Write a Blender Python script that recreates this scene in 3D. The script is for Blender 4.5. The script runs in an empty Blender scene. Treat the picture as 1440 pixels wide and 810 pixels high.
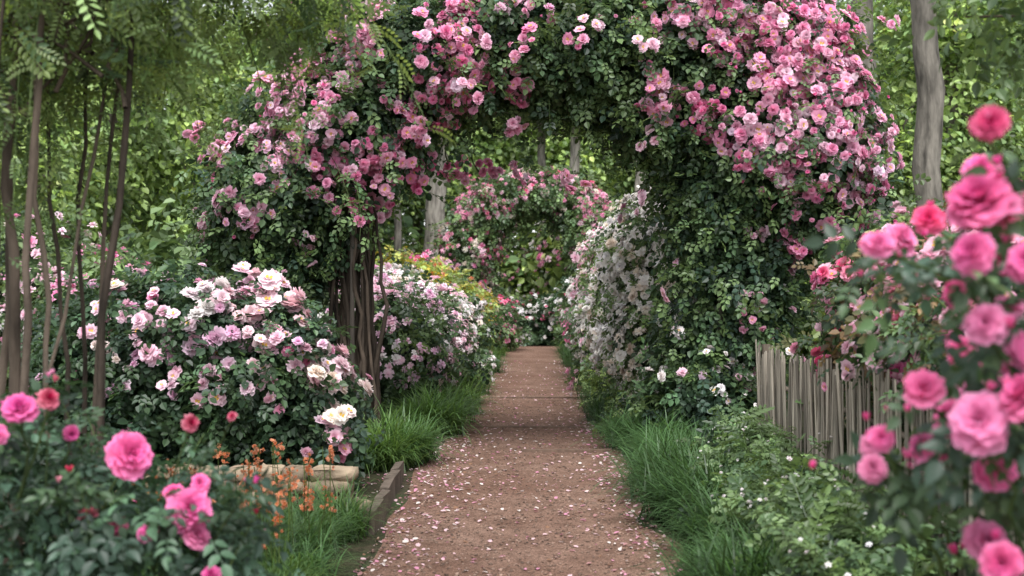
import bpy, math, numpy as np
from mathutils import Vector
R = np.random.default_rng(11)
scene = bpy.context.scene

# ------------------------------------------------------------------ materials
def new_mat(name):
    m = bpy.data.materials.new(name); m.use_nodes = True
    nt = m.node_tree; nt.nodes.clear()
    return m, nt, nt.nodes, nt.links

def attr_mat(name, rough=0.5, transl=0.0, nscale=8.0, namt=0.3, bump=0.0, bscale=40, spec=0.4, stretch=None, tcol=(1,1,1)):
    m, nt, N, L = new_mat(name)
    out = N.new('ShaderNodeOutputMaterial')
    at = N.new('ShaderNodeAttribute'); at.attribute_name = 'Col'
    col = at.outputs['Color']
    if namt or bump:
        tc = N.new('ShaderNodeTexCoord')
        mp = N.new('ShaderNodeMapping'); L.new(tc.outputs['Object'], mp.inputs['Vector'])
        if stretch: mp.inputs['Scale'].default_value = stretch
    if namt:
        no = N.new('ShaderNodeTexNoise'); no.inputs['Scale'].default_value = nscale; no.inputs['Detail'].default_value = 3
        L.new(mp.outputs[0], no.inputs['Vector'])
        mr = N.new('ShaderNodeMapRange'); mr.inputs[1].default_value = .3; mr.inputs[2].default_value = .7
        mr.inputs[3].default_value = 1-namt; mr.inputs[4].default_value = 1+namt
        L.new(no.outputs['Fac'], mr.inputs[0])
        mul = N.new('ShaderNodeVectorMath'); mul.operation = 'SCALE'
        L.new(col, mul.inputs[0]); L.new(mr.outputs[0], mul.inputs['Scale']); col = mul.outputs[0]
    p = N.new('ShaderNodeBsdfPrincipled')
    L.new(col, p.inputs['Base Color'])
    p.inputs['Roughness'].default_value = rough
    p.inputs['Specular IOR Level'].default_value = spec
    if bump:
        n2 = N.new('ShaderNodeTexNoise'); n2.inputs['Scale'].default_value = bscale; n2.inputs['Detail'].default_value = 5
        L.new(mp.outputs[0], n2.inputs['Vector'])
        b = N.new('ShaderNodeBump'); b.inputs['Strength'].default_value = bump; b.inputs['Distance'].default_value = .02
        L.new(n2.outputs['Fac'], b.inputs['Height']); L.new(b.outputs[0], p.inputs['Normal'])
    if transl:
        t = N.new('ShaderNodeBsdfTranslucent')
        m2 = N.new('ShaderNodeVectorMath'); m2.operation = 'MULTIPLY'; m2.inputs[1].default_value = tcol
        L.new(col, m2.inputs[0]); L.new(m2.outputs[0], t.inputs['Color'])
        mx = N.new('ShaderNodeMixShader'); mx.inputs[0].default_value = transl
        L.new(p.outputs[0], mx.inputs[1]); L.new(t.outputs[0], mx.inputs[2]); L.new(mx.outputs[0], out.inputs['Surface'])
    else:
        L.new(p.outputs[0], out.inputs['Surface'])
    return m

M_LEAF = attr_mat('leaf', .42, .35, 2.5, 0, tcol=(1.5,1.42,.9), spec=.45)
M_PETAL = attr_mat('petal', .6, .35, 30, 0, spec=.2, tcol=(1.08,1.0,1.03))
M_BARK = attr_mat('bark', .85, 0, 9, .6, .9, 30, .2, stretch=(1,1,.25))
M_WOOD = attr_mat('weathered_wood', .8, 0, 14, .35, .5, 60, .2, stretch=(1,1,.12))
M_STONE = attr_mat('stone', .85, 0, 7, .35, .8, 25, .2)
MATS = [M_LEAF, M_PETAL, M_BARK, M_WOOD, M_STONE]
LEAF, PETAL, BARK, WOOD, STONE = range(5)

# ------------------------------------------------------------------ mesh builder (all quads)
class MB:
    def __init__(s): s.v=[]; s.f=[]; s.c=[]; s.m=[]; s.sm=[]; s.n=0
    def raw(s, v, f, c, mat, smooth=True):
        v=np.asarray(v,dtype=np.float32); f=np.asarray(f,dtype=np.int64)
        s.v.append(v); s.f.append(f+s.n); s.c.append(np.broadcast_to(np.asarray(c,dtype=np.float32),(len(v),3)))
        s.m.append(np.full(len(f),mat,dtype=np.int32)); s.sm.append(np.full(len(f),smooth)); s.n+=len(v)
    def inst(s, tpl, rot, sc, loc, col, mat, smooth=True):
        tv, tf, tc = tpl
        N=len(loc)
        if N==0: return
        sc=np.asarray(sc,dtype=float).reshape(-1,1,1)
        v=np.einsum('nij,vj->nvi',rot,tv)*sc+np.asarray(loc)[:,None,:]
        k=len(tv)
        f=(tf[None]+ (np.arange(N)*k)[:,None,None]).reshape(-1,4)
        col=np.broadcast_to(np.asarray(col,dtype=float),(N,3))
        c=col[:,None,:]*tc[None,:,:3]+tc[None,:,3:6]
        s.raw(v.reshape(-1,3),f,c.reshape(-1,3),mat,smooth)
    def build(s, name):
        v=np.concatenate(s.v); f=np.concatenate(s.f); c=np.concatenate(s.c); m=np.concatenate(s.m); sm=np.concatenate(s.sm)
        me=bpy.data.meshes.new(name)
        me.vertices.add(len(v)); me.vertices.foreach_set('co',v.astype(np.float32).ravel())
        me.loops.add(len(f)*4); me.loops.foreach_set('vertex_index',f.astype(np.int32).ravel())
        me.polygons.add(len(f)); me.polygons.foreach_set('loop_start',(np.arange(len(f))*4).astype(np.int32))
        used=sorted(set(m.tolist())); rm=np.zeros(8,dtype=np.int32)
        for i,u in enumerate(used): me.materials.append(MATS[u]); rm[u]=i
        me.polygons.foreach_set('material_index',rm[m]); me.polygons.foreach_set('use_smooth',sm)
        me.update(calc_edges=True)
        a=me.attributes.new('Col','FLOAT_COLOR','POINT')
        rgba=np.ones((len(v),4),dtype=np.float32); rgba[:,:3]=np.clip(c,0,1); a.data.foreach_set('color',rgba.ravel())
        o=bpy.data.objects.new(name,me); scene.collection.objects.link(o)
        return o

def nrm(a): return a/np.maximum(np.linalg.norm(a,axis=-1,keepdims=True),1e-9)
def frames(z, y):
    z=nrm(z); y=y-(y*z).sum(-1,keepdims=True)*z; y=nrm(y); x=np.cross(y,z)
    return np.stack([x,y,z],axis=-1)
def rdir(n):
    return nrm(R.normal(size=(n,3)))

# ------------------------------------------------------------------ templates
def tc1(n,m=1.0): 
    a=np.zeros((n,6)); a[:,:3]=m; return a
def join(parts):
    v=[];f=[];c=[];n=0
    for a,b,d in parts: v.append(a); f.append(b+n); c.append(d); n+=len(a)
    return np.concatenate(v),np.concatenate(f),np.concatenate(c)
def leaf2(w=.36,fold=.1,droop=.12):
    v=np.array([[0,0,0],[w,.32,fold],[w*.85,.68,fold-droop*.5],[0,1,-droop],[-w*.85,.68,fold-droop*.5],[-w,.32,fold]],float)
    return v,np.array([[0,1,2,3],[0,3,4,5]]),tc1(6)
def leafN(n=4,w=.36,fold=.1,droop=.18):
    v=[];f=[]
    for i in range(n+1):
        t=i/n; ww=w*math.sin(math.pi*min(1,t*.93+.07)**.8)*(1.0) if i<n else 0.01
        z=-droop*t*t
        v+= [[-ww,t,z+fold*ww/w],[0,t,z],[ww,t,z+fold*ww/w]]
    for i in range(n):
        a=i*3; f+=[[a,a+1,a+4,a+3],[a+1,a+2,a+5,a+4]]
    return np.array(v,float),np.array(f),tc1(len(v))
def xf(t,ang,sc,off,tilt=0,mult=1):
    v,f,c=t; ca,sa=math.cos(ang),math.sin(ang)
    v=v*sc; ct,st=math.cos(tilt),math.sin(tilt)
    v=np.stack([v[:,0],v[:,1]*ct-v[:,2]*st,v[:,1]*st+v[:,2]*ct],1)
    v=np.stack([v[:,0]*ca+v[:,1]*sa,-v[:,0]*sa+v[:,1]*ca,v[:,2]],1)+np.array(off)
    c=c.copy(); c[:,:3]*=mult
    return v,f,c
def spray(lf, npair=2, pitch=.32, ls=.42, bow=.05):
    parts=[]; 
    for i in range(npair):
        y=.15+i*pitch; z=-bow*i*i
        for s in (-1,1): parts.append(xf(lf,s*1.05,ls*(.85+.1*min(i,npair-i)),(s*.03,y+.02*s,z),-.15+.1*s,1+.08*s))
    parts.append(xf(lf,0,ls*1.1,(0,.15+npair*pitch-.12,-bow*npair*npair),-.3,1.05))
    v=np.array([[-.012,0,0],[.012,0,0],[.01,.15+npair*pitch-.1,-bow*npair*npair],[-.01,.15+npair*pitch-.1,-bow*npair*npair]],float)
    parts.append((v,np.array([[0,1,2,3]]),tc1(4,.9)))
    return join(parts)
LEAF2=leaf2(); SPRAY=spray(LEAF2); SPRAYH=spray(leafN(4,.30))
FROND=spray(leaf2(.22,.03,.08),6,.14,.22,.012)
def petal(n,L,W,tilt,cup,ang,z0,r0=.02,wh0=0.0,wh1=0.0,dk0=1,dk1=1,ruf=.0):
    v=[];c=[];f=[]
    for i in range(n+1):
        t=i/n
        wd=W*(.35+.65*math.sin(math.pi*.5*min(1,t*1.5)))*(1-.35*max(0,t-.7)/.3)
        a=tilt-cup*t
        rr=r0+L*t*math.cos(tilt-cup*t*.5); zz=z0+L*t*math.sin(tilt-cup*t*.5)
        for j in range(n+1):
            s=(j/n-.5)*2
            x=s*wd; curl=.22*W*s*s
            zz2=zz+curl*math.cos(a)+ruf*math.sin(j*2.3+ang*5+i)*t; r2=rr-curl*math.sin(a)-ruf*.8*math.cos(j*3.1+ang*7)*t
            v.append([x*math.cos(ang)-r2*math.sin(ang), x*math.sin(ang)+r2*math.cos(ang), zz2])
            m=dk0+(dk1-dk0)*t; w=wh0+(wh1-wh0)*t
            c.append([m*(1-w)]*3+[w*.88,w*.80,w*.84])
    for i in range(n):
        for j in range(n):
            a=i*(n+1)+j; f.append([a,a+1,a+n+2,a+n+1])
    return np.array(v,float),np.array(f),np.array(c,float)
def rose(n, layers, seed, ctr=None, ruf=.03):
    r=np.random.default_rng(seed); P=[]
    for (cnt,L,W,tilt,cup,z0,wh0,wh1,dk0,dk1) in layers:
        o=r.random()*6.28
        for k in range(cnt):
            P.append(petal(n,L*r.uniform(.82,1.12),W*r.uniform(.85,1.15),tilt+r.normal()*.14,cup,o+k*6.283/cnt+r.normal()*.15,z0,.02,wh0,wh1,dk0,dk1,ruf))
    if ctr:
        for an in (0,3.14):
            v,f,c=petal(2,.13,.12,.2,.3,an,.16); c[:,:3]=0; c[:,3:]=ctr; P.append((v,f,c))
    return join(P)
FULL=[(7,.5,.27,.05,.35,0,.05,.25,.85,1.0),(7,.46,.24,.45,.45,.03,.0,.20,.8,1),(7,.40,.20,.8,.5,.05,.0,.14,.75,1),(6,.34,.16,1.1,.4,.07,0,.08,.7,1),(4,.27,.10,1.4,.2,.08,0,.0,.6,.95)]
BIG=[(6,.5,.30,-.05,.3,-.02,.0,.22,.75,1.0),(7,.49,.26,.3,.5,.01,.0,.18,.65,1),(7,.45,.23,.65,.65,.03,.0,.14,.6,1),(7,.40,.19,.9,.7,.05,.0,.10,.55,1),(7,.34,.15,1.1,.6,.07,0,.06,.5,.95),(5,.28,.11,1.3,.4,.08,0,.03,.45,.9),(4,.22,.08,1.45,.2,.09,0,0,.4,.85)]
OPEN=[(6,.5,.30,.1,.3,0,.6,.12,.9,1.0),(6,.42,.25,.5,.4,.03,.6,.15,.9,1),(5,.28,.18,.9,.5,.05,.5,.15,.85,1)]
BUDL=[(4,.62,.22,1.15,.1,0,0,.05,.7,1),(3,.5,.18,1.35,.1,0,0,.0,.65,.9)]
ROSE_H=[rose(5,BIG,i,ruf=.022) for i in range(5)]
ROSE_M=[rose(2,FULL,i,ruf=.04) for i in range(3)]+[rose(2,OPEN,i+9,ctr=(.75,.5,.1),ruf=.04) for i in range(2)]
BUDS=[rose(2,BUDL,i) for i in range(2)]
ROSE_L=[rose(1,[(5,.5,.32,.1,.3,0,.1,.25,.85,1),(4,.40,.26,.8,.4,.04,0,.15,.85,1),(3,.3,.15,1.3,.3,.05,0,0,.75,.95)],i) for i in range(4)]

# ------------------------------------------------------------------ blobs
def sample_blobs(blobs,n,shell=(.72,1.06),keep=.72):
    B=np.array(blobs,float); w=(B[:,3]*B[:,4]+B[:,4]*B[:,5]+B[:,3]*B[:,5]); w/=w.sum()
    P=[];D=[];cnt=0;it=0
    while cnt<n and it<20:
        k=R.choice(len(B),size=n,p=w); d=rdir(n); rr=R.uniform(shell[0],shell[1],n)
        b=B[k]; p=b[:,:3]+d*b[:,3:6]*rr[:,None]
        q=(p[:,None,:]-B[None,:,:3])/B[None,:,3:6]; q=np.linalg.norm(q,axis=-1)
        q[np.arange(n),k]=9
        ok=(q.min(1)>keep)&(p[:,2]>.03)
        nn=nrm(d/b[:,3:6]); P.append(p[ok]); D.append(nn[ok]); cnt+=ok.sum(); it+=1
    return np.concatenate(P)[:n],np.concatenate(D)[:n]
def front_pt(blobs,x,z):
    best=None
    for b in blobs:
        u=((x-b[0])/b[3])**2+((z-b[2])/b[5])**2
        if u<1:
            y=b[1]-b[4]*math.sqrt(1-u)
            if best is None or y<best[0]:
                best=(y,np.array([(x-b[0])/b[3]**2,(y-b[1])/b[4]**2,(z-b[2])/b[5]**2]))
    if best is None:
        b=min(blobs,key=lambda b:((x-b[0])/b[3])**2+((z-b[2])/b[5])**2)
        return np.array([x,b[1]-.1*b[4],z]),nrm(np.array([x-b[0],-.5,z-b[2]]))
    return np.array([x,best[0],z]),nrm(best[1])

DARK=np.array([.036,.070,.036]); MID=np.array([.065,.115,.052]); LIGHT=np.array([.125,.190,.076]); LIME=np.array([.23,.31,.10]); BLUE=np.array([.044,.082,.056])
def leafcols(n,pal,sd=.28):
    pal=np.array(pal); k=R.integers(0,len(pal),n); t=R.random((n,1)); k2=R.integers(0,len(pal),n)
    return (pal[k]*t+pal[k2]*(1-t))*np.exp(R.normal(0,sd,(n,1)))
def foliage(mb,blobs,nc,per,cr,size,pal,tpl=SPRAY,shell=(.72,1.06),up=.5,droop=.5,sd=.28,keep=.72):
    c,nn=sample_blobs(blobs,nc,shell,keep=keep)
    nc=len(c); cc=leafcols(nc,pal,sd)
    p=np.repeat(c,per,0)+R.normal(0,cr,(nc*per,3))*np.array([1,1,.75]); n2=np.repeat(nn,per,0)
    ok=p[:,2]>.02; 
    col=np.repeat(cc,per,0)*np.exp(R.normal(0,.16,(nc*per,1)))
    z=n2*.55+np.array([0,0,up])+R.normal(0,.5,(len(p),3))
    y=n2*.6+np.array([0,0,-droop])+R.normal(0,.6,(len(p),3))
    s=size*R.uniform(.65,1.25,len(p))
    mb.inst(tpl,frames(z,y)[ok],s[ok],p[ok],col[ok],LEAF,False)
def roses(mb,p,n,size,col,tpls,jit=.35,up=.15):
    N=len(p)
    if N==0: return
    p=np.asarray(p); n=np.asarray(n)
    z=n+np.array([0,0,up])+R.normal(0,jit,(N,3)); fr=frames(z,rdir(N))
    s=np.broadcast_to(size,(N,))*R.uniform(.6,1.2,N); k=R.integers(0,len(tpls),N)
    col=np.broadcast_to(col,(N,3))
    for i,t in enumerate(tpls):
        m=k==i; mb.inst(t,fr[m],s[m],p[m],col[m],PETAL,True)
def jcol(base,n,sd=.08,white=.25):
    base=np.asarray(base,float); w=R.random((n,1))**2*white*2
    return np.clip((base*(1-w)+np.array([.95,.80,.87])*w)*np.exp(R.normal(0,sd,(n,1))),0,1)
HOT=(.88,.05,.25); PINK=(.93,.27,.53); PALE=(.96,.62,.74); WHITE=(.96,.94,.90); LILAC=(.88,.54,.74); RED=(.60,.015,.08); CREAM=(.96,.87,.74); ROSEP=(.91,.32,.50); MAG=(.80,.08,.38)
def cluster(mb,c,n,rad,num,size,base,tpls,white=.25,out=.05):
    q=R.normal(0,rad,(num,3)); q-= (q@n)[:,None]*n*.6
    p=c+q+n*out*R.uniform(.2,1.6,(num,1))
    nn=nrm(n+q/ max(rad,1e-3)*.25)
    roses(mb,p,nn,size,jcol(base,num,.08,white),tpls)
def rnd_clusters(mb,blobs,k,rad,num,size,bases,tpls,shell=(.98,1.08),zmin=0,white=.25,cond=None,up=0):
    c,n=sample_blobs(blobs,k*3,shell,keep=1.0)
    m=(c[:,2]>zmin)&(n[:,2]>-.5)
    if cond is not None: m&=cond(c)
    c=c[m][:k]; n=n[m][:k]
    for a,b in zip(c,n):
        nn=max(1,int(R.poisson(num))); cluster(mb,a,nrm(b+np.array([0,0,up])),rad,nn,size,bases[R.integers(len(bases))],tpls,white)
def tube(mb,pts,rad,col,mat=BARK,sides=7,jr=.12):
    pts=np.array(pts,float); n=len(pts); rad=np.broadcast_to(rad,(n,))
    t=np.gradient(pts,axis=0); t=nrm(t); ref=np.array([.3,.9,.2]); 
    V=[]
    for i in range(n):
        a=np.cross(t[i],ref); a/=np.linalg.norm(a)+1e-9; b=np.cross(t[i],a)
        for k in range(sides):
            th=6.2832*k/sides; r=rad[i]*(1+R.normal()*jr)
            V.append(pts[i]+(a*math.cos(th)+b*math.sin(th))*r)
    F=[]
    for i in range(n-1):
        for k in range(sides):
            k2=(k+1)%sides; F.append([i*sides+k,i*sides+k2,(i+1)*sides+k2,(i+1)*sides+k])
    mb.raw(V,F,np.array(col)*R.uniform(.8,1.2),mat,True)
def wander(a,b,n,amp):
    a=np.array(a,float);b=np.array(b,float); t=np.linspace(0,1,n)[:,None]
    o=np.cumsum(R.normal(0,amp,(n,3)),0); o-=o[0]+(o[-1]-o[0])*t
    return a+(b-a)*t+o
BRK=(.085,.064,.048)
def canes(mb,blobs,k,L,ls,pal,tpl=SPRAY,droop=.55,up=.5,fl=None,pf=.4,nl=9,zmin=.2,cond=None,r=.004):
    c,n=sample_blobs(blobs,k*2,(.85,1.0),keep=.95)
    m=c[:,2]>zmin
    if cond is not None: m&=cond(c)
    c=c[m][:k]; n=n[m][:k]
    P=[];Y=[];C=[]
    for a,b in zip(c,n):
        d=nrm(b*.8+np.array([0,0,up])+R.normal(0,.35,3)); l=L*R.uniform(.5,1.2)
        t=np.linspace(0,1,7)[:,None]; pts=a+d*l*t-np.array([0,0,1])*droop*l*t*t
        tube(mb,pts,np.linspace(r,r*.4,7),(.08,.12,.04),BARK,4)
        tt=R.uniform(.15,1,nl)[:,None]; q=a+d*l*tt-np.array([0,0,1])*droop*l*tt*tt
        P.append(q); Y.append(d+R.normal(0,.8,(nl,3))); C.append(np.repeat(leafcols(1,pal),nl,0))
        if fl is not None and R.random()<pf:
            num,rad,size,bases,tp=fl; cluster(mb,pts[-1],d,rad,max(1,int(R.poisson(num))),size,bases[R.integers(len(bases))],tp,.3,.02)
    P=np.concatenate(P);Y=np.concatenate(Y);C=np.concatenate(C)
    mb.inst(tpl,frames(np.array([0,-.2,1])+R.normal(0,.5,(len(P),3)),Y),ls*R.uniform(.6,1.15,len(P)),P,C*np.exp(R.normal(0,.15,(len(P),1))),LEAF,False)
def bush_stems(mb,base,blobs,n,r=.012,col=BRK):
    for i in range(n):
        b=blobs[R.integers(len(blobs))]; d=rdir(1)[0]; e=np.array(b[:3])+d*np.array(b[3:6])*.75
        if e[2]<.1: e[2]=.2
        s=np.array([base[0],base[1],0])+np.append(R.normal(0,.12,2),0)
        mid=(s+e)/2+np.array([0,0,.25*e[2]])
        p=np.concatenate([wander(s,mid,5,.015)[:-1],wander(mid,e,5,.02)])
        tube(mb,p,np.linspace(r,r*.35,len(p)),col,BARK,5)

# ================================================================== ground, path
def sheet(name,x0,x1,y0,y1,z,mat,nx=1,ny=1,edge=None):
    xs=np.linspace(0,1,nx+1); ys=np.linspace(y0,y1,ny+1); V=[];F=[]
    for j,y in enumerate(ys):
        l,r=(x0,x1) if edge is None else edge(y)
        for x in xs: V.append((l+(r-l)*x,y,z))
    for j in range(ny):
        for i in range(nx):
            a=j*(nx+1)+i; F.append((a,a+1,a+nx+2,a+nx+1))
    me=bpy.data.meshes.new(name); me.from_pydata(V,[],F); me.materials.append(mat)
    o=bpy.data.objects.new(name,me); scene.collection.objects.link(o); return o
def ground_mat(name,c1,c2,c3,s1,s2,bs,bst,dist=.01):
    m,nt,N,L=new_mat(name); out=N.new('ShaderNodeOutputMaterial'); p=N.new('ShaderNodeBsdfPrincipled'); tc=N.new('ShaderNodeTexCoord')
    n1=N.new('ShaderNodeTexNoise'); n1.inputs['Scale'].default_value=s1; n1.inputs['Detail'].default_value=6
    n2=N.new('ShaderNodeTexNoise'); n2.inputs['Scale'].default_value=s2; n2.inputs['Detail'].default_value=8; n2.inputs['Roughness'].default_value=.7
    vo=N.new('ShaderNodeTexVoronoi'); vo.inputs['Scale'].default_value=bs
    for n in (n1,n2,vo): L.new(tc.outputs['Object'],n.inputs['Vector'])
    r1=N.new('ShaderNodeValToRGB'); r1.color_ramp.elements[0].position=.35; r1.color_ramp.elements[1].position=.65
    r1.color_ramp.elements[0].color=(*c1,1); r1.color_ramp.elements[1].color=(*c2,1); L.new(n1.outputs['Fac'],r1.inputs[0])
    mr=N.new('ShaderNodeMapRange'); mr.inputs[1].default_value=.45; mr.inputs[2].default_value=.7; L.new(n2.outputs['Fac'],mr.inputs[0])
    mx=N.new('ShaderNodeMix'); mx.data_type='RGBA'; mx.inputs[7].default_value=(*c3,1); L.new(mr.outputs[0],mx.inputs[0]); L.new(r1.outputs[0],mx.inputs[6])
    hv=N.new('ShaderNodeSeparateColor'); L.new(vo.outputs['Color'],hv.inputs[0])
    m3=N.new('ShaderNodeMapRange'); m3.inputs[3].default_value=.55; m3.inputs[4].default_value=1.4; L.new(hv.outputs[0],m3.inputs[0])
    sc=N.new('ShaderNodeVectorMath'); sc.operation='SCALE'; L.new(mx.outputs[2],sc.inputs[0]); L.new(m3.outputs[0],sc.inputs['Scale'])
    L.new(sc.outputs[0],p.inputs['Base Color']); p.inputs['Roughness'].default_value=.92; p.inputs['Specular IOR Level'].default_value=.15
    b=N.new('ShaderNodeBump'); b.inputs['Strength'].default_value=bst; b.inputs['Distance'].default_value=dist
    ad=N.new('ShaderNodeMath'); ad.operation='ADD'; L.new(vo.outputs['Distance'],ad.inputs[0]); L.new(n2.outputs['Fac'],ad.inputs[1])
    L.new(ad.outputs[0],b.inputs['Height']); L.new(b.outputs[0],p.inputs['Normal']); L.new(p.outputs[0],out.inputs['Surface']); return m
G=ground_mat('soil',(.045,.035,.024),(.035,.055,.02),(.07,.05,.035),.8,6,60,.6)
PM=ground_mat('gravel',(.215,.125,.09),(.285,.18,.135),(.14,.078,.055),.9,4,110,.8,.02)
sheet('ground',-500,500,-100,900,0,G)
pn=R.normal(size=(2,6))
def pedge(y):
    f=lambda k:.03*sum(pn[k][i]*math.sin(y*(.7+i*.9)+i*2) for i in range(6))
    return (-.95+f(0),.80+f(1))
sheet('gravel_path',0,0,-3,34,.004,PM,6,260,pedge)

def box(mb,c,s,rotz,col,mat,jit=0):
    v=np.array([[x,y,z] for x in(-.5,.5) for y in(-.5,.5) for z in(-.5,.5)],float)*np.array(s)
    v+=R.normal(0,1,v.shape)*jit
    ca,sa=math.cos(rotz),math.sin(rotz); v=np.stack([v[:,0]*ca-v[:,1]*sa,v[:,0]*sa+v[:,1]*ca,v[:,2]],1)+np.array(c)
    mb.raw(v,[[0,1,3,2],[4,6,7,5],[0,4,5,1],[2,3,7,6],[0,2,6,4],[1,5,7,3]],col,mat,False)
for (cx,cy,w_,h_,rz) in [(.30,11.4,.85,.04,.03),(-.1,13.4,1.3,.03,-.02),(.05,17.2,1.4,.028,.02)]:
    mb=MB(); box(mb,(cx,cy,.010),(w_,.07,h_),rz,(.15,.10,.075),WOOD,.003); mb.build('timber_step_edge')

mb=MB()
for i in range(5):
    y=7.7+i*.45; box(mb,(-1.02-.015*i,y,.07),(.07,.43,.15),.02*(i%3-1),(.12,.095,.075),WOOD,.006)
mb.build('timber_bed_edging')
def stone(mb,c,s,rz,col):
    nu,nv=12,8; V=[];F=[]
    sg=lambda v,p: math.copysign(abs(v)**p,v)
    for j in range(nv+1):
        ph=-math.pi/2+math.pi*j/nv
        for i in range(nu):
            th=6.2832*i/nu
            V.append([sg(math.cos(ph),.35)*sg(math.cos(th),.35)*s[0]/2,sg(math.cos(ph),.35)*sg(math.sin(th),.35)*s[1]/2,sg(math.sin(ph),.35)*s[2]/2])
    V=np.array(V)+R.normal(0,.006,(len(V),3)); ca,sa=math.cos(rz),math.sin(rz)
    V=np.stack([V[:,0]*ca-V[:,1]*sa,V[:,0]*sa+V[:,1]*ca,V[:,2]],1)+np.array(c)
    for j in range(nv):
        for i in range(nu): F.append([j*nu+i,j*nu+(i+1)%nu,(j+1)*nu+(i+1)%nu,(j+1)*nu+i])
    mb.raw(V,F,col,STONE,True)
mb=MB()
for row in range(4):
    x=-3.0+row*.13
    while x<-1.3:
        w=R.uniform(.16,.34); g=R.uniform(.5,1.25)
        stone(mb,(x+w/2,8.2+R.normal()*.02,.04+row*.078),(w*.98,.24,.088),R.normal()*.06,(.28*g,.215*g,.15*g)); x+=w
mb.build('low_stone_wall')

mb=MB()
pt=petal(2,1,.45,.15,.5,0,0); 
N=2600; y=4.6+R.random(N)**1.3*22; y2=R.normal(10.5,2.8,1300); y=np.concatenate([y,y2[y2>5]]); N=len(y)
x=R.uniform(-1.0,.85,N); e=R.random(N)<.62; x[e]=np.where(R.random(e.sum())<.5,-.95+np.abs(R.normal(0,.25,e.sum())),.80-np.abs(R.normal(0,.22,e.sum())))
x2=R.uniform(-1.9,-1,350); yy2=R.uniform(8.4,10.5,350); x=np.concatenate([x,x2]);y=np.concatenate([y,yy2]);N=len(x)
p=np.stack([x,y,np.full(N,.012)],1); z=np.array([0,0,1])+R.normal(0,.25,(N,3))
pc=np.array([(.80,.56,.60),(.72,.32,.46),(.80,.72,.68),(.45,.24,.24),(.28,.16,.10)])[R.choice(5,N,p=[.34,.2,.16,.16,.14])]
mb.inst(pt,frames(z,rdir(N)),R.uniform(.010,.036,N),p,pc,PETAL,True)
mb.build('fallen_petals')
mb=MB(); N=7000; y=4.5+R.random(N)**1.5*14; x=R.uniform(-.97,.80,N)
cv=np.array([[a,b,c] for a in(-.5,.5) for b in(-.5,.5) for c in(-.4,.4)],float); cv[:,2]*=.6; cf=np.array([[0,1,3,2],[4,6,7,5],[0,4,5,1],[2,3,7,6],[0,2,6,4],[1,5,7,3]])
g=R.uniform(.35,1.4,(N,1)); mb.inst((cv,cf,tc1(8)),frames(np.array([0,0,1])+R.normal(0,.3,(N,3)),rdir(N)),R.uniform(.005,.017,N),np.stack([x,y,np.full(N,.007)],1),np.array([.23,.155,.12])*g,STONE,True)
mb.build('path_pebbles')

# ================================================================== main rose arch
A=[(-2.35,11.5,2.45,.62,.75,.60),(-1.78,11.5,3.05,.68,.75,.56),(-1.05,11.5,3.70,.75,.8,.50),(-.2,11.6,3.97,.8,.85,.6),(.6,11.6,3.88,.8,.85,.62),
   (1.42,11.6,3.46,.75,.85,.72),(2.12,11.5,3.05,.80,.8,1.0),(2.55,11.4,2.8,.55,.7,.9),(2.2,11.5,3.75,.62,.7,.6),(1.5,11.5,4.0,.8,.7,.55),
   (1.78,11.6,2.3,.40,.6,.8),(1.95,11.6,1.7,.48,.6,.7),(1.82,11.6,1.0,.48,.55,.75),(1.68,11.4,.5,.46,.5,.45),(-2.3,11.5,1.85,.34,.5,.38),(-1.75,11.6,4.0,.55,.6,.45),(-2.75,11.6,2.0,.3,.45,.4),(-2.4,11.7,3.1,.38,.5,.32)]
AP=[DARK,MID,MID,LIGHT*.8,BLUE]
mb=MB()
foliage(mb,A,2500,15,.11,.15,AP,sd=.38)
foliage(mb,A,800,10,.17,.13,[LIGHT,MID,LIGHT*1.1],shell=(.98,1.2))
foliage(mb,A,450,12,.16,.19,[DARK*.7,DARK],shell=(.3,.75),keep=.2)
canes(mb,A,200,.62,.14,[MID,LIGHT,LIGHT],fl=(5,.06,.095,[PINK,PALE,(.95,.42,.62)],ROSE_M),pf=.35,zmin=1.9,cond=lambda c:(c[:,1]<11.7))
canes(mb,A[10:14],45,.5,.14,[MID,LIGHT],fl=(3,.05,.09,[WHITE,WHITE,PALE],ROSE_M),pf=.4,zmin=.4,cond=lambda c:(c[:,1]<11.7))
canes(mb,A[:6],70,.45,.14,[MID,DARK,LIGHT],up=-.5,droop=.5,zmin=2.2,cond=lambda c:(c[:,1]<11.9)&(np.abs(c[:,0])<1.7))
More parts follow.
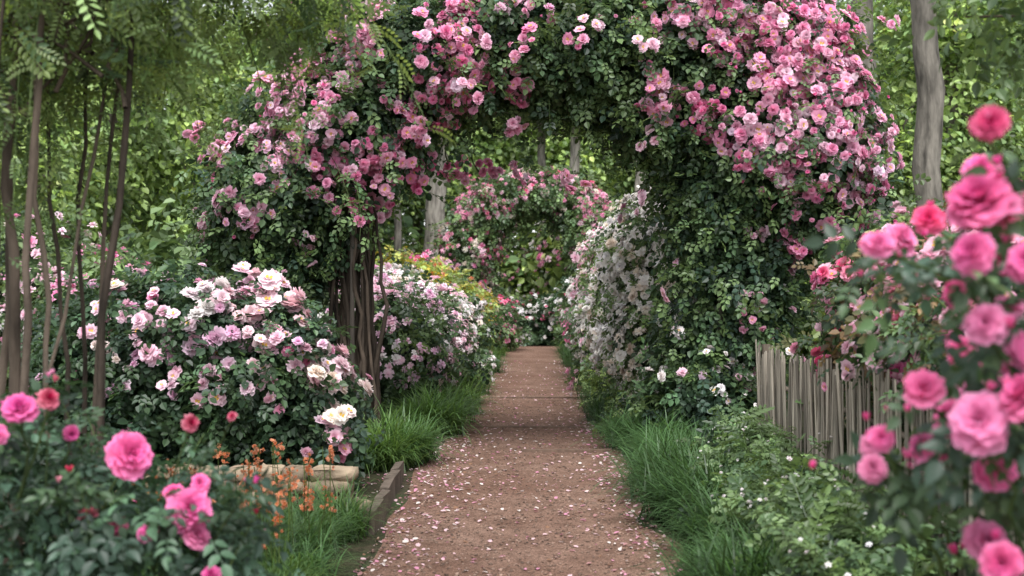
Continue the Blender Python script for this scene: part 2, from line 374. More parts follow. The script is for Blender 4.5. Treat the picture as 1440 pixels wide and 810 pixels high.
CL=[(-.77,3.73,.14,16,0),(-.9,3.39,.12,14,0),(-.65,3.48,.12,14,0),(-.71,3.95,.12,14,0),(-.72,3.6,.12,10,0),(-.80,3.28,.09,9,0),(-.17,3.5,.09,9,0),(-1.63,3.58,.1,7,1),(-1.66,3.99,.12,9,1),(-2.24,3.14,.14,14,1),(-2.39,2.86,.1,9,1),(-2.11,3.3,.12,10,1),
 (-1.98,2.75,.13,13,2),(-2.8,2.78,.1,9,1),(-1.54,2.78,.1,10,2),(-1.28,2.88,.1,9,2),(-1.31,3.16,.1,7,2),(-1.89,2.5,.1,8,2),(-1.19,2.66,.07,5,3),(-2.52,2.21,.08,5,1),(-2.68,2.37,.08,5,1),(-2.95,2.15,.1,6,4),(-1.75,3.3,.1,6,1),(-2.0,3.5,.1,8,1),(-2.3,2.6,.08,5,1),(-1.5,2.4,.06,3,2),(-2.1,2.05,.07,3,4),(-1.85,3.05,.1,7,1),(-1.45,3.75,.1,7,0),
 (1.19,3.29,.1,12,2),(1.51,3.13,.1,13,3),(1.57,3.77,.13,14,0),(1.89,3.93,.14,14,0),(2.21,3.67,.16,22,0),(2.5,3.7,.15,20,0),(2.4,3.42,.16,20,2),(2.68,3.4,.13,16,2),(2.08,3.29,.13,12,0),(2.65,3.16,.14,15,2),
 (1.92,2.85,.1,10,2),(2.21,2.85,.1,12,2),(2.4,2.59,.13,13,2),(2.72,2.75,.13,14,1),(2.9,2.62,.12,12,1),(2.85,2.4,.1,9,2),(2.34,2.43,.08,6,2),(2.37,2.1,.08,6,2),(2.95,2.95,.1,9,1),(2.65,3.65,.12,12,0),(1.38,4.05,.12,9,0),(2.5,4.0,.12,12,2),(1.3,3.95,.1,6,2),(1.75,3.55,.1,6,2),(1.75,2.95,.07,3,2),(-.1,4.1,.1,8,1),(.95,3.95,.09,3,2),(2.3,3.1,.12,12,0),(2.5,2.95,.12,10,1),(2.1,3.9,.14,14,0),(1.85,3.7,.12,10,0),(2.2,3.45,.12,12,0),(2.55,3.55,.12,12,1),(2.75,2.2,.09,7,2),(2.15,2.6,.08,6,2)]
CB=[PINK,(.95,.48,.68),(.93,.33,.57),(.86,.15,.42),PALE]
for (x,z,r,n,cidx) in CL:
    c,nn=front_pt(A,x,z); cluster(mb,c,nn,r*1.1,int(n*3.4),.102,CB[cidx],ROSE_M,.42,.13)
    cluster(mb,c,nn,r*1.6,int(n*.5),.05,CB[3],BUDS+ROSE_M[:1],.2,.12)
rnd_clusters(mb,A,120,.08,3,.09,[PINK,PALE,(.93,.36,.60)],ROSE_M,zmin=2.2,cond=lambda c:(np.abs(c[:,0])>1.2)|(c[:,2]>3.9))
rnd_clusters(mb,A[10:14],60,.06,2,.10,[WHITE,WHITE,PALE],ROSE_M)
for (x,z) in [(-.71,2.72),(-.5,2.74),(-.85,2.8)]:
    cluster(mb,np.array([x,12.6,z]),np.array([0,-1,0.]),.08,9,.085,PINK,ROSE_M)
for (x0,z0,x1,z1) in [(-1.1,3.3,-.9,2.85),(-.95,3.4,-.55,2.72)]:
    tube(mb,wander((x0,12.3,z0),(x1,12.6,z1),7,.02),.008,(.06,.08,.03),BARK,5)
for i in range(30):
    x0=R.uniform(-1.86,-1.44); y0=R.uniform(10.9,11.5); b=(x0,y0,0)
    t=(x0*1.0+R.uniform(-.3,.05),11.4+R.normal()*.15,R.uniform(2.4,2.9))
    p=wander(b,t,12,.024); tube(mb,p,np.linspace(R.uniform(.012,.032),.011,12),np.array(BRK)*R.uniform(.4,.95),BARK,7)
for i in range(12):
    x0=R.uniform(1.45,2.0); p=wander((x0,R.uniform(11.2,11.8),0),(x0+R.normal()*.1,11.5,2.9),12,.02); tube(mb,p,np.linspace(.028,.012,12),BRK,BARK,7)
for yy in (11.1,11.95):
    th=np.linspace(math.pi,0,22); hoop=[(-1.68,yy,0),(-1.68,yy,1.2)]+[(1.68*math.cos(t),yy,2.1+1.5*math.sin(t)) for t in th]+[(1.7,yy,1.2),(1.7,yy,0)]
    tube(mb,hoop,.022,(.05,.042,.035),WOOD,8,.02)
for i in range(26):
    a=sample_blobs(A,1,(.2,.5))[0][0]; b=sample_blobs(A,1,(.9,1.1))[0][0]
    if np.linalg.norm(a-b)<1.6: tube(mb,wander(a,b,7,.03),np.linspace(.014,.005,7),BRK,BARK,5)
mb.build('climbing_rose_arch')

# ================================================================== far rose arch
B2=[(-2.1,36.5,1.3,.8,.9,1.3),(-2.0,36.5,2.8,.85,.9,.9),(-1.45,36.5,3.9,.85,.9,.7),(-.5,36.5,4.5,.9,.9,.6),(.5,36.5,4.5,.9,.9,.6),(1.4,36.5,3.9,.8,.9,.75),(1.85,36.5,2.8,.65,.9,.9),(1.9,36.5,1.3,.7,.9,1.3)]
mb=MB(); foliage(mb,B2,850,9,.22,.26,[MID,LIGHT,LIGHT*1.2,MID],sd=.3)
canes(mb,B2,60,.9,.24,[LIGHT,MID],fl=(4,.1,.13,[PINK,HOT,PALE],ROSE_L),r=.008)
rnd_clusters(mb,B2,440,.17,5,.155,[HOT,PINK,ROSEP,PALE,CREAM,PINK],ROSE_L,zmin=.8)
for s in (-1,1):
    for i in range(5): tube(mb,wander((s*1.6+R.normal()*.1,36.4,0),(s*1.6,36.5,3.6),8,.04),.035,BRK,BARK,6)
mb.build('climbing_rose_arch')

# ================================================================== bushes
def bush(name,blobs,nc,per,cr,ls,pal,fl=(),base=None,stems=10,tpl=SPRAY,inner=True,can=0,**k):
    mb=MB(); foliage(mb,blobs,nc,per,cr,ls,pal,tpl,**k)
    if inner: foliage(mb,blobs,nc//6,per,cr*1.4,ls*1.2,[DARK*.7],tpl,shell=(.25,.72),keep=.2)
    for (kk,rad,num,size,bases,tp,zmin,wh,up) in fl: rnd_clusters(mb,blobs,kk,rad,num,size,bases,tp,zmin=zmin,white=wh,up=up)
    if base is None: base=(blobs[0][0],blobs[0][1])
    if stems: bush_stems(mb,base,blobs,stems)
    if can:
        f=fl[0] if fl else None
        canes(mb,blobs,can,.5,ls*.95,pal,tpl,fl=None if f is None else (max(1,f[2]*.6),f[1]*.6,f[3]*.85,f[4],f[5]),up=.8,droop=.5,zmin=.3)
    return mb
SH=(.96,.70,.73)
BL=[(-2.8,9.3,.85,.65,.55,.68),(-2.15,9.2,.8,.56,.5,.62),(-2.45,9.3,1.15,.5,.5,.35),(-1.72,9.1,.5,.3,.33,.40),(-3.3,9.4,.8,.5,.5,.7)]
mb=bush('',BL,900,11,.11,.14,[DARK,MID,BLUE,MID],[(60,.07,2,.09,[PALE,LILAC,PINK],ROSE_M,.5,.3,.2)],(-2.3,9.3),14,can=90)
for (x,z,r,n,s,c) in [(-2.02,1.42,.12,7,.17,SH),(-1.82,1.28,.06,3,.19,SH),(-2.2,1.5,.1,5,.15,PALE),(-2.45,1.35,.1,6,.15,WHITE),(-2.6,1.1,.13,8,.14,PALE),(-2.35,1.15,.13,9,.14,LILAC),(-2.1,1.08,.12,8,.15,SH),(-2.2,.85,.12,7,.12,PALE),
   (-1.68,1.0,.1,7,.16,CREAM),(-1.55,.82,.1,8,.16,SH),(-1.5,.66,.09,6,.16,CREAM),(-1.52,.5,.07,6,.13,PALE),(-1.5,.38,.05,5,.11,ROSEP),(-1.85,.95,.1,5,.14,PALE),(-2.9,1.3,.12,6,.13,PALE),(-3.1,1.42,.1,5,.12,CREAM),(-2.75,.9,.1,5,.11,LILAC),(-2.0,.7,.08,3,.09,PALE),(-2.45,.85,.08,4,.11,PALE),(-3.3,1.2,.1,5,.11,PALE),(-3.05,1.0,.1,4,.1,CREAM),(-2.3,1.3,.1,5,.13,SH)]:
    cc,nn=front_pt(BL,x,z); cluster(mb,cc,nrm(nn+np.array([0,0,.3])),r*1.1,int(n*1.7),s*.86,c,ROSE_M,.35,.10)
mb.build('pale_rose_bush')
def quick(name,blobs,nc,ls,pal,fl,per=10,cr=.13,stems=8,**k):
    bush(name,blobs,nc,per,cr,ls,pal,fl,None,stems,**k).build(name)
quick('lilac_rose_bush',[(-1.65,14.5,.75,.6,.8,.7),(-1.5,16.2,.65,.55,.9,.65),(-2.2,15.2,1.0,.6,.8,.7)],500,.16,[MID,LIGHT,DARK],[(180,.12,6,.105,[LILAC,PALE,WHITE,PALE],ROSE_L,.25,.3,.2)],can=40)
quick('white_rose_bush',[(-1.6,18.8,.75,.6,1.1,.75),(-1.5,21.2,.7,.55,1.2,.7),(-2.3,19.5,1.0,.7,1.2,.8)],450,.2,[MID,LIGHT,DARK],[(200,.14,7,.12,[WHITE,WHITE,PALE,CREAM],ROSE_L,.25,.1,.2)],can=40)
quick('golden_shrub',[(-2.6,24,1.2,.9,1,1.0),(-1.9,25.5,1.0,.8,1,.95)],450,.2,[LIME*1.3,np.array([.45,.32,.05]),LIME],[(25,.15,3,.12,[(.75,.25,.08),(.7,.4,.1)],ROSE_L,.8,.1,.2)],can=30)
quick('red_rose_bush',[(-1.6,28.5,.7,.7,1.2,.65),(-1.1,31.5,.6,.6,1,.6),(-2.6,29,1.2,.9,1,1.1)],400,.22,[MID,LIGHT],[(110,.14,4,.15,[HOT,MAG,PINK,PALE],ROSE_L,.3,.1,.2)],can=30)
quick('white_rose_bush',[(.2,35,.6,.9,.8,.75),(1.3,34.5,.9,.8,.9,.9),(-.8,35.4,.6,.7,.7,.6)],400,.24,[DARK,MID],[(90,.16,4,.15,[WHITE,WHITE,HOT],ROSE_L,.3,.1,.2)],can=20)
WW=(.97,.96,.90)
quick('white_climbing_rose',[(1.55,13.6,1.0,.60,.8,1.0),(1.4,13.9,1.9,.5,.7,.65),(1.65,15.8,1.1,.8,1.1,1.1),(1.5,15.6,1.9,.6,.9,.65)],700,.14,[MID,LIGHT,LIGHT*1.2],[(470,.13,7,.12,[WW,WW,WW,WW,CREAM],ROSE_L+ROSE_M[:1],.3,.0,.1)],can=80)
quick('white_climbing_rose',[(1.5,18.5,1.0,.75,1.3,1.1),(1.5,18.8,1.9,.6,1.2,.7),(1.45,21.5,1.0,.75,1.4,1.1),(1.5,21.8,1.9,.6,1.3,.7)],500,.19,[MID,LIGHT],[(430,.15,7,.135,[WW,WW,WW,CREAM,PALE,PINK],ROSE_L,.3,.0,.1)],can=60)
quick('pink_rose_bush',[(1.6,25,.9,.7,1.4,1.0),(1.6,28,.9,.65,1.5,1.0),(1.5,31,.7,.7,1.2,.8)],450,.24,[MID,LIGHT],[(200,.16,6,.14,[PALE,PINK,WHITE,HOT],ROSE_L,.3,.3,.1)],can=40)
quick('pink_rose_bush',[(-4.6,13,1.0,.9,.8,.8),(-3.6,13.5,.9,.7,.8,.7),(-5.8,13.6,1.3,1,.8,1.0)],450,.18,[MID,LIGHT,LIGHT],[(95,.13,4,.11,[PALE,WHITE,PINK,CREAM],ROSE_L,.4,.3,.1)],can=60)
quick('pink_rose_bush',[(-4.2,20,2.6,.9,.9,1.0),(-3.9,20.2,1.3,.9,.9,1.2)],400,.22,[MID,LIGHT,LIGHT],[(95,.15,4,.14,[PALE,PINK,HOT],ROSE_L,.8,.3,.1)],can=40)
BR=[(2.35,7.4,1.42,.50,.6,.48),(2.85,7.0,1.5,.6,.6,.55),(2.2,6.4,1.3,.42,.5,.36),(2.7,8.0,.9,.75,.7,.8),(2.45,6.8,.6,.5,.6,.6),(3.4,7.5,1.2,.7,.8,.7)]
DRY=np.array([.20,.13,.07])
mb=bush('',BR,950,10,.10,.12,[MID,LIGHT,DARK,DRY],[(90,.08,2.5,.095,[PINK,ROSEP,PALE,HOT],ROSE_M,.9,.2,.2)],(2.3,7.2),14,can=90)
for (x,z,r,n,s,c) in [(1.85,1.62,.06,4,.11,HOT),(1.95,1.55,.1,6,.12,ROSEP),(2.05,1.4,.1,7,.12,ROSEP),(2.15,1.6,.1,6,.12,(.92,.50,.62)),(2.35,1.7,.1,6,.12,ROSEP),(2.25,1.3,.12,6,.13,(.90,.50,.48)),(1.95,1.28,.1,6,.11,PALE),(2.45,1.45,.12,7,.13,ROSEP),(1.78,1.2,.06,3,.1,PALE),(2.55,1.85,.1,5,.11,PINK),(2.1,1.12,.1,5,.12,(.86,.42,.42)),(1.9,1.15,.07,4,.1,MAG)]:
    cc,nn=front_pt(BR,x,z); cluster(mb,cc,nrm(nn+np.array([0,0,.3])),r*1.1,int(n*2.7),s*.92,c,ROSE_M,.3,.08)
mb.build('pink_rose_bush')
BM=[(2.05,4.9,1.28,.38,.5,.30),(2.3,4.6,1.05,.36,.5,.4),(2.1,5.6,1.25,.28,.4,.22),(2.3,5.2,.6,.36,.5,.6)]
mb=bush('',BM,360,8,.09,.11,[MID,LIGHT,BLUE,DRY],[],(2.3,5.0),12,tpl=SPRAYH,can=40)
for (x,z,r,n,s,c) in [(1.72,1.38,.07,6,.10,ROSEP),(1.8,1.28,.07,6,.10,(.9,.46,.52)),(1.75,1.15,.06,5,.10,(.88,.5,.48)),(1.9,1.42,.07,6,.09,PINK),(1.95,1.2,.08,5,.10,(.72,.34,.28)),(1.8,1.5,.06,4,.08,PINK),(2.05,1.5,.08,5,.09,ROSEP),(2.05,1.05,.08,5,.09,PINK),(1.85,1.06,.06,4,.09,(.85,.5,.5)),(1.7,1.27,.05,4,.09,PINK),(1.7,1.12,.05,3,.09,ROSEP)]:
    cc,nn=front_pt(BM,x,z); cluster(mb,cc-np.array([0,.12,0]),nrm(nn+np.array([-.2,-.2,.3])),r,n+5,s*1.05,c,ROSE_M,.3,.07)
mb.build('dusky_rose_bush')

# foreground right rose
mb=MB()
FR=[(1.35,2.55,1.45,.34,.4,.38),(1.45,2.6,.95,.42,.4,.4),(1.5,2.9,1.7,.3,.3,.25),(1.5,3.1,.55,.45,.4,.4),(1.25,2.75,1.12,.2,.22,.2)]
foliage(mb,FR,130,6,.08,.12,[BLUE,MID,LIGHT],SPRAYH); bush_stems(mb,(1.6,2.7),FR,16,.008,(.05,.09,.03))
F1=(.91,.10,.38); F2=(.92,.15,.46); F3=(.93,.26,.54)
FRL=[(.86,1.82,2.3,.085,HOT),(.86,1.67,2.35,.105,F1),(.83,1.575,2.3,.115,F2),(.93,1.56,2.3,.11,F2),(.87,1.44,2.35,.11,F3),(.80,1.30,2.5,.09,F1),(.86,1.25,2.35,.11,F3),(.93,1.30,2.3,.09,F1),(.74,1.19,2.6,.075,F2),(.76,1.155,2.75,.065,PINK),(.83,1.17,2.6,.075,F2),(.75,1.11,2.7,.06,PINK),(.9,.98,2.35,.1,F1),(.72,1.60,2.55,.06,F2),(.98,1.38,2.4,.1,F2),(.8,1.62,2.9,.06,HOT),(.95,1.66,2.45,.09,HOT),(.98,1.12,2.6,.09,F2),(.9,1.5,2.6,.07,F1),(.97,1.47,2.5,.08,F3),
 (.96,1.64,3.2,.08,F3),(1.07,1.70,3.3,.07,HOT),(1.15,1.45,3.1,.09,F2),(1.05,1.36,3.0,.09,F1),(1.12,1.24,3.1,.09,F3),(1.0,1.2,2.9,.08,F1),(1.1,1.06,2.9,.09,F2),(1.0,.95,2.7,.09,F3),(1.15,1.58,3.0,.09,F1),(1.03,1.78,2.8,.08,F2),(1.08,1.33,2.7,.09,F2),(.92,1.08,2.9,.06,PINK)]
for (x,z,y,s,c) in FRL:
    n=nrm(np.array([-.4,-.8,.35])+R.normal(0,.35,3))
    roses(mb,[(x,y,z)],[n],s*1.08,jcol(c,1,.06,.05),ROSE_H,.15)
    tube(mb,wander((x,y+.015,z-.01),(x+R.uniform(.2,.5),y+R.uniform(.1,.4),z-R.uniform(.15,.4)),7,.012),np.linspace(.003,.006,7),(.06,.10,.03),BARK,6)
    bq=np.array([(x,y+.01,z)])+R.normal(0,.05,(2,3)); roses(mb,bq,nrm(np.tile([0,-.3,1.],(2,1))),.03,jcol(F1,2,.1,.1),BUDS,.3)
    q=np.array([(x,y+.03,z-.03)])+R.normal(0,.045,(6,3))+np.array([.05,.05,-.02]); mb.inst(SPRAYH,frames(np.array([0,-.5,.7])+R.normal(0,.5,(6,3)),np.array([.1,-.1,-.6])+R.normal(0,.5,(6,3))),R.uniform(.08,.13,6),q,leafcols(6,[BLUE,MID]),LEAF,True)
mb.build('pink_rose_bush')

# foreground left rose
mb=MB()
FL=[(-1.5,3.9,.72,.5,.5,.30),(-1.15,3.6,.58,.30,.4,.25),(-1.9,4.0,.68,.4,.5,.35),(-1.5,3.8,.4,.65,.5,.4)]
foliage(mb,FL,340,8,.08,.10,[BLUE,DARK,BLUE*1.2],SPRAYH,sd=.4); bush_stems(mb,(-1.5,3.8),FL,22,.007,(.05,.07,.03))
canes(mb,FL,55,.32,.09,[BLUE,DARK,MID],SPRAYH,up=1.0,droop=.2,fl=(1,.01,.03,[RED,MAG,MAG],BUDS),pf=.5,r=.003)
DR=(.55,.01,.09)
for (x,z,y,s,c) in [(-1.5,1.16,3.5,.08,MAG),(-1.42,1.19,3.5,.07,DR),(-1.39,1.08,3.6,.06,MAG),(-1.2,1.02,3.55,.12,F2),(-1.02,.86,3.55,.12,F2),(-1.0,.93,3.6,.09,F2),(-1.0,.78,3.55,.1,F3),(-.94,.68,3.5,.05,MAG),(-1.06,1.1,3.7,.045,DR),(-1.3,.85,3.5,.06,DR),(-1.12,.8,3.5,.08,MAG),(-1.25,.8,3.6,.06,(.6,.04,.2)),(-.98,1.1,3.9,.03,DR),(-1.08,.9,3.6,.08,F1),(-1.53,1.1,3.4,.06,F2)]:
    n=nrm(np.array([.2,-.7,.6])+R.normal(0,.4,3)); roses(mb,[(x,y,z)],[n],s*1.05,np.clip(np.array([c])*R.uniform(.9,1.05),0,1),ROSE_H if c is not DR else ROSE_M[:3],.15)
    tube(mb,wander((x,y+.01,z-.01),(x-R.uniform(0,.15),y+R.uniform(.05,.2),z-R.uniform(.2,.35)),6,.01),np.linspace(.003,.005,6),(.06,.09,.03),BARK,6)
mb.build('magenta_rose_bush')

# ================================================================== fence
mb=MB()
y=3.2
while y<9.5:
    w=R.uniform(.010,.019); h=1.06+R.normal()*.04; g=R.uniform(.45,1.2); x=1.74+R.normal()*.008
    lean=R.normal()*.02
    tube(mb,[(x,y,0),(x+lean*.3+R.normal()*.004,y+lean*.5,h*.5),(x+lean,y+lean,h)],[w*.62,w*.6,w*.45],np.array([.34,.30,.245])*g,WOOD,5,.1); y+=w*1.15+R.uniform(.004,.020)
for z in (.28,.82): tube(mb,[(1.775,y,z+.01*math.sin(y*3)) for y in np.linspace(3.2,9.5,14)],.016,(.17,.14,.11),WOOD,6)
for yy in (3.3,5.4,7.5,9.5): tube(mb,[(1.81,yy,0),(1.81,yy,1.1)],.035,(.16,.13,.10),WOOD,8)
mb.build('paling_fence')

# ================================================================== grasses
def blade(seg,L,w,a0,bend,az,off):
    v=[];f=[]; x=0;z=0;a=a0
    for i in range(seg+1):
        t=i/seg; ww=w*(1-t**1.6)+.0004
        v+= [[x,-ww/2,z],[x,ww/2,z]]
        x+=math.cos(a)*L/seg; z+=math.sin(a)*L/seg; a-=bend/seg
    for i in range(seg): f.append([2*i,2*i+1,2*i+3,2*i+2])
    v=np.array(v); ca,sa=math.cos(az),math.sin(az); v=np.stack([v[:,0]*ca-v[:,1]*sa+off[0],v[:,0]*sa+v[:,1]*ca+off[1],v[:,2]],1)
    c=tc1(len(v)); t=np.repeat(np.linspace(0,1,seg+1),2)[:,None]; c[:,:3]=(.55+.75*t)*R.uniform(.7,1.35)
    return v,np.array(f),c
def tuft(n,w=.009,spread=.1,L=(.3,.5)):
    return join([blade(5,R.uniform(*L),w*R.uniform(.7,1.3),R.uniform(.75,1.5),R.uniform(.9,2.2),R.uniform(0,6.283),R.normal(0,spread,2)) for _ in range(n)])
TUFTS=[tuft(130,.011,.07) for _ in range(3)]
def grass(name,pts,pal):
    mb=MB(); pts=np.array(pts,float); N=len(pts); k=R.integers(0,3,N)
    a=R.uniform(0,6.283,N); y=np.stack([np.cos(a),np.sin(a),0*a],1); z=np.tile([0,0,1.],(N,1))+R.normal(0,.06,(N,3)); fr=frames(z,y)
    col=leafcols(N,pal,.2); p=np.stack([pts[:,0],pts[:,1],0*a],1)
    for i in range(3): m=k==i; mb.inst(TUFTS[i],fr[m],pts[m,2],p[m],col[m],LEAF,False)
    return mb
GP=[np.array([.09,.172,.048]),np.array([.066,.135,.048]),np.array([.13,.22,.06])]
pts=[(R.uniform(-2.6,-1.15),R.uniform(5.4,7.7),R.uniform(.65,1.0)) for _ in range(85)]
pts+=[(-1.2+R.normal()*.05,R.uniform(5.2,7.6),R.uniform(.6,.85)) for _ in range(14)]
mb=grass('',pts,[GP[0],GP[1],GP[1],GP[2]])
for i in range(65):
    x=R.uniform(-2.0,-1.15); y0=R.uniform(5.6,7.4); h=R.uniform(.36,.62); tube(mb,[(x,y0,0),(x+R.normal()*.03,y0,h)],.003,(.08,.12,.03),BARK,4)
    n=11; p=np.stack([x+R.normal(0,.010,n),y0+R.normal(0,.010,n),h-R.random(n)*.12],1); roses(mb,p,rdir(n),.024,np.array((.90,.28,.05))*R.uniform(.75,1.05),ROSE_L)
mb.build('ornamental_grass')
def mound(cx,cy,r,n,s): return [(cx+R.normal()*r*.5,cy+R.normal()*r*.5,s*R.uniform(.85,1.15)) for _ in range(n)]
L=[]
for (cx,cy,r,s) in [(-1.35,10.3,.28,1.3),(-1.2,10.7,.18,1.3),(-1.15,12.8,.18,1.4),(-1.12,13.8,.2,1.3),(-1.08,14.9,.22,1.25),(-1.1,16.3,.25,1.1),(-1.1,17.8,.25,1.1),(-1.1,19,.3,1.1),(-1.1,21,.3,1.1),(-1.1,23,.3,1.1),(-1.15,25,.3,1),(-1.15,27,.3,1),(-1.15,29,.3,1)]: L+=mound(cx,cy,r,12,s)
grass('',L,[GP[0],GP[2],GP[1]]).build('ornamental_grass')
L=[]
for cy in np.arange(5.4,13.5,.52): L+=mound(1.13+.1*math.sin(cy*2),cy,.2,8,1.15*R.uniform(.75,1.15))
for cy in np.arange(13.6,31,.7): L+=mound(1.0,cy,.22,5,1.05)
grass('',L,[GP[1]*.85,GP[1]*.65,GP[1]]).build('ornamental_grass')
quick('lime_ground_cover',[(1.05,12.6,.2,.3,.45,.3),(.95,15,.25,.3,.7,.35),(1.0,17.5,.3,.3,.8,.35)],160,.1,[LIME,LIGHT],[],8,.07,0)
HB=[(1.45,8.8,.15,.26,.5,.34),(1.45,7.9,.15,.26,.5,.36),(1.45,7.0,.12,.26,.4,.3),(1.4,6.1,.18,.3,.4,.34),(1.42,5.3,.12,.3,.5,.38),(1.25,7.4,.1,.2,.5,.24),(1.25,5.7,.1,.25,.4,.3),(1.3,4.6,.1,.3,.4,.36)]
quick('leafy_ground_cover',HB,700,.095,[MID*1.2,MID,LIGHT,LIGHT*1.1],[(20,.05,3,.028,[WHITE],ROSE_L,.2,0,.5)],10,.07,0,sd=.35,can=100)
FB=[(1.35,6.6,.25,.2,.3,.3),(1.3,5.0,.25,.2,.3,.3),(1.5,8.3,.3,.15,.4,.3)]
quick('feathery_herb',FB,120,.22,[LIGHT,LIGHT*1.2,MID],[],6,.08,0,tpl=FROND,inner=False)
quick('leafy_ground_cover',[(-3.3,7.0,.25,.8,1.2,.5),(-3.2,5.4,.25,.8,1.0,.5),(-4.5,7.5,.4,1,1.5,.7)],500,.13,[DARK,MID],[(15,.06,2,.07,[LILAC,PINK],ROSE_L,.3,.1,.3)],9,.09,0)

# ================================================================== left feathery tree
mb=MB()
ST=[((-2.02,4.6,0),(-1.85,4.6,3.0),.018),((-1.86,4.7,0),(-2.0,4.7,2.7),.014),((-1.82,4.8,0),(-1.62,4.9,3.0),.018),((-2.15,4.9,0),(-2.05,4.8,3.1),.026),((-2.2,4.6,0),(-1.95,4.5,2.9),.012),((-2.3,5.0,0),(-2.2,5.1,3),.022),((-1.93,5.0,.0),(-1.7,5.2,3.1),.011),((-1.98,5.2,.0),(-2.1,5.2,3.1),.012),((-2.1,4.7,.0),(-1.75,5.2,3.1),.010),((-2.25,5.2,.0),(-2.35,5.2,3.1),.016),((-2.05,5.4,.0),(-1.95,5.3,3.1),.012)]
for a,b,r in ST:
    p=wander(a,b,14,.014); tube(mb,p,np.linspace(r,r*.6,14),np.array([.085,.065,.05])*R.uniform(.6,1.6),BARK,8)
CR=[(-2.15,5.0,2.75,.6,.6,.42),(-1.65,5.2,2.85,.45,.5,.28),(-1.2,5.4,2.90,.38,.4,.20),(-2.45,5.0,2.45,.35,.5,.35),(-1.9,5.3,3.1,.9,.8,.2)]
foliage(mb,CR,320,8,.11,.155,[LIME,LIGHT*1.2,LIME*.8,MID],FROND,shell=(.5,1.15),droop=.8,sd=.38)
canes(mb,CR,70,.45,.14,[LIGHT*1.2,LIME],FROND,up=-.1,droop=.6,nl=8,zmin=2.1)
foliage(mb,[(-2.3,4.9,1.8,.3,.4,.5)],24,4,.12,.13,[MID,LIGHT],FROND,sd=.3)
for i in range(22):
    c=sample_blobs(CR,1,(.5,1))[0][0]; tube(mb,wander((-1.95+R.normal()*.12,4.8,R.uniform(2.2,3)),c,7,.03),np.linspace(.01,.004,7),BRK,BARK,5)
rnd_clusters(mb,CR,7,.05,3,.06,[MAG,PINK],ROSE_M,cond=lambda c:c[:,2]>2.3)
mb.build('feathery_tree')

mb=MB()
RB=[(2.25,4.9,2.5,.4,.4,.22),(2.6,4.9,2.8,.6,.5,.35),(1.95,4.9,2.62,.25,.3,.12)]
foliage(mb,RB,95,6,.09,.14,[LIGHT,MID,LIGHT*1.2],SPRAYH,shell=(.5,1.1))
tube(mb,wander((3.6,5.2,0),(3.3,5.1,4.2),10,.03),np.linspace(.09,.05,10),(.08,.07,.06),BARK,10)
for i in range(9):
    c=sample_blobs(RB,1,(.6,1))[0][0]; tube(mb,wander((3.35,5.1,R.uniform(2.4,3.3)),c,8,.025),np.linspace(.016,.004,8),BRK,BARK,6)
mb.build('leafy_tree')

# ================================================================== trees
def tree(name,h,r,crown,nc,per,ls,pal,bark=(.2,.175,.15),cb=.35):
    mb=MB(); p=wander((0,0,0),(R.normal()*.3,R.normal()*.3,h),16,.05); rad=np.linspace(r,r*.35,16); rad[0]*=1.35
    tube(mb,p,rad,bark,BARK,14,.05)
    for b in crown:
        for q in range(3):
            i=int(R.uniform(.4,.95)*15); c=np.array(b[:3])+rdir(1)[0]*np.array(b[3:6])*.6
            tube(mb,wander(p[i],c,7,.08),np.linspace(rad[i]*.45,.03,7),bark,BARK,6)
    foliage(mb,crown,nc,per,cb,ls,pal,LEAF2,shell=(.5,1.15),sd=.45,keep=.5)
    return mb.build(name)
def place(src,name,loc,s,rz):
    o=bpy.data.objects.new(name,src.data); scene.collection.objects.link(o); o.location=loc; o.scale=(s,s,s); o.rotation_euler=(0,0,rz); return o
c1=[(0,0,8,3,3,2.2),(1.8,.5,6.3,2.2,2,1.6),(-2,-.4,6.6,2.2,2,1.7),(.3,1.5,10,2.2,2.2,1.8),(0,-1.8,5.3,2,1.8,1.3)]
t1=tree('forest_tree',11,.3,c1,800,20,.21,[MID*1.2,LIGHT,LIGHT*1.3,LIME])
c2=[(0,0,7,2.4,2.4,2.6),(1.4,0,4.6,2,2,1.6),(-1.5,.5,5,1.9,1.9,1.8),(0,.5,10,1.8,1.8,2.0)]
t2=tree('forest_tree',11.5,.25,c2,700,20,.21,[LIME,LIGHT*1.1,LIGHT,LIME*1.3])
t1.location=(-6,48,0); t2.location=(5.5,50,0)
for row,(yy,n,xr) in enumerate([(50,9,23),(63,10,30)]):
    for i in range(n):
        x=-xr+2*xr*(i+.5)/n+R.normal()*.9
        place(t1 if R.random()<.5 else t2,'forest_tree',(x,yy+R.normal()*1.5,0),R.uniform(.95,1.3)+row*.25,R.uniform(0,6.28))
for (x,y,s) in [(-9,25,.8),(-13,33,1.0),(-6.5,35,.8),(9,27,.8),(13,32,1)]:
    place(t2 if R.random()<.65 else t1,'garden_tree',(x,y,0),s,R.uniform(0,6.28))
for (x,y,r) in [(4.98,18,.19),(5.95,18.5,.2)]:
    mb=MB(); p=wander((x,y,0),(x-.2,y+.2,12),22,.035); tube(mb,p,np.linspace(r*1.15,r*.7,22),(.15,.135,.115),BARK,18,.06)
    cr=[(x,y,10.5,2.4,2.4,1.6),(x+1.5,y+1,9,1.6,1.6,1.0)]
    for b in cr:
        for q in range(4):
            c=np.array(b[:3])+rdir(1)[0]*np.array(b[3:6])*.6; tube(mb,wander(p[16+R.integers(0,4)],c,7,.06),np.linspace(.08,.02,7),(.15,.14,.13),BARK,6)
    foliage(mb,cr,200,12,.3,.24,[LIGHT,LIME*.8],LEAF2,shell=(.5,1.1),sd=.35,keep=.5)
    mb.build('grey_trunk_tree')
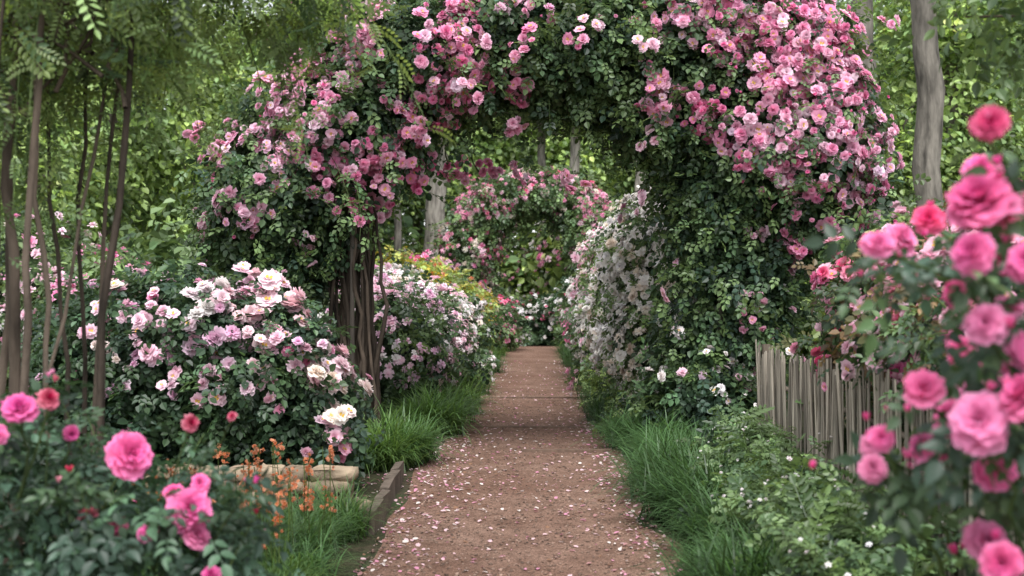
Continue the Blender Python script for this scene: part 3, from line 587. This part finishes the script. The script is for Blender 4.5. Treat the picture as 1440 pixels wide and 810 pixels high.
for (x,y,r,h) in [(-3.6,40,.36,9),(-4.3,39.5,.12,8),(1.2,41,.2,9),(.2,42,.16,9),(3.4,40,.2,9)]:
    mb=MB(); p=wander((x,y,0),(x+R.normal()*.3,y,h),14,.04); tube(mb,p,np.linspace(r*1.2,r*.7,14),(.27,.245,.215),BARK,14,.05)
    foliage(mb,[(x,y,h-.5,1.8,1.8,1.3)],130,14,.3,.24,[LIGHT,LIME],LEAF2,shell=(.5,1.1),keep=.5); mb.build('slender_tree')

mb=MB(); foliage(mb,[(0,0,.9,1.5,1.2,1.0),(1,.3,1.5,1.0,1,.9),(-.9,0,1.3,1,1,.8)],420,14,.22,.2,[MID,LIGHT,LIGHT*1.3],LEAF2,shell=(.4,1.15),keep=.4,sd=.38); bush_stems(mb,(0,0),[(0,0,1,1.2,1,1)],8,.02)
s1=mb.build('garden_shrub'); s1.location=(-4,43,0)
SB=[(0,0,.9,1.4,1.2,1.0),(.8,.3,1.2,1.0,1,.8)]
mb=MB(); foliage(mb,SB,400,14,.22,.17,[LIME,LIGHT,LIME*1.2],LEAF2,shell=(.4,1.15),keep=.4,sd=.38)
rnd_clusters(mb,SB,80,.12,4,.1,[PALE,WHITE,PINK,LILAC],ROSE_L,zmin=.4); bush_stems(mb,(0,0),[(0,0,1,1.2,1,1)],8,.02)
s2=mb.build('flowering_shrub'); s2.location=(4,41,0)
for i in range(36):
    side=-1 if i%2 else 1; y=R.uniform(14.5,40); x=side*R.uniform(3.8,4.4+y*.32)
    s=R.uniform(.6,1.15); place(s2 if R.random()<.55 else s1,'flowering_shrub' if R.random()<.5 else 'garden_shrub',(x,y,0),s,R.uniform(0,6.28))
for i in range(20):
    x=-22+44*i/19+R.normal()*.5; place(s1 if R.random()<.5 else s2,'garden_shrub',(x,R.uniform(42,45),0),R.uniform(1.3,2.3),R.uniform(0,6.28))

# ================================================================== light, world, camera
w=bpy.data.worlds.new('World'); scene.world=w; w.use_nodes=True; nt=w.node_tree; bg=nt.nodes['Background']
sky=nt.nodes.new('ShaderNodeTexSky'); sky.sky_type='NISHITA'; sky.sun_disc=False
d=Vector((.05,-.55,1.0)).normalized()
sky.sun_elevation=math.asin(d.z); sky.sun_rotation=math.atan2(d.x,d.y)%(2*math.pi)
hs=nt.nodes.new('ShaderNodeHueSaturation'); hs.inputs['Saturation'].default_value=.2; hs.inputs['Value'].default_value=1.9
nt.links.new(sky.outputs[0],hs.inputs['Color']); nt.links.new(hs.outputs[0],bg.inputs['Color']); bg.inputs['Strength'].default_value=.15
s=bpy.data.lights.new('sun','SUN'); s.energy=5; s.angle=math.radians(40); s.color=(1,.985,.965)
so=bpy.data.objects.new('sun',s); so.rotation_euler=d.to_track_quat('Z','Y').to_euler(); scene.collection.objects.link(so)
cam=bpy.data.cameras.new('camera'); co=bpy.data.objects.new('camera',cam); scene.collection.objects.link(co); scene.camera=co
co.location=(0,0,1.5); co.rotation_euler=(math.radians(90.24),0,math.radians(1.08)); cam.lens=42.5; cam.sensor_width=36; cam.clip_end=2000; cam.clip_start=.05
cam.dof.use_dof=True; cam.dof.focus_distance=10.5; cam.dof.aperture_fstop=2.6
scene.view_settings.view_transform='Standard'; scene.view_settings.look='None'; scene.view_settings.exposure=0
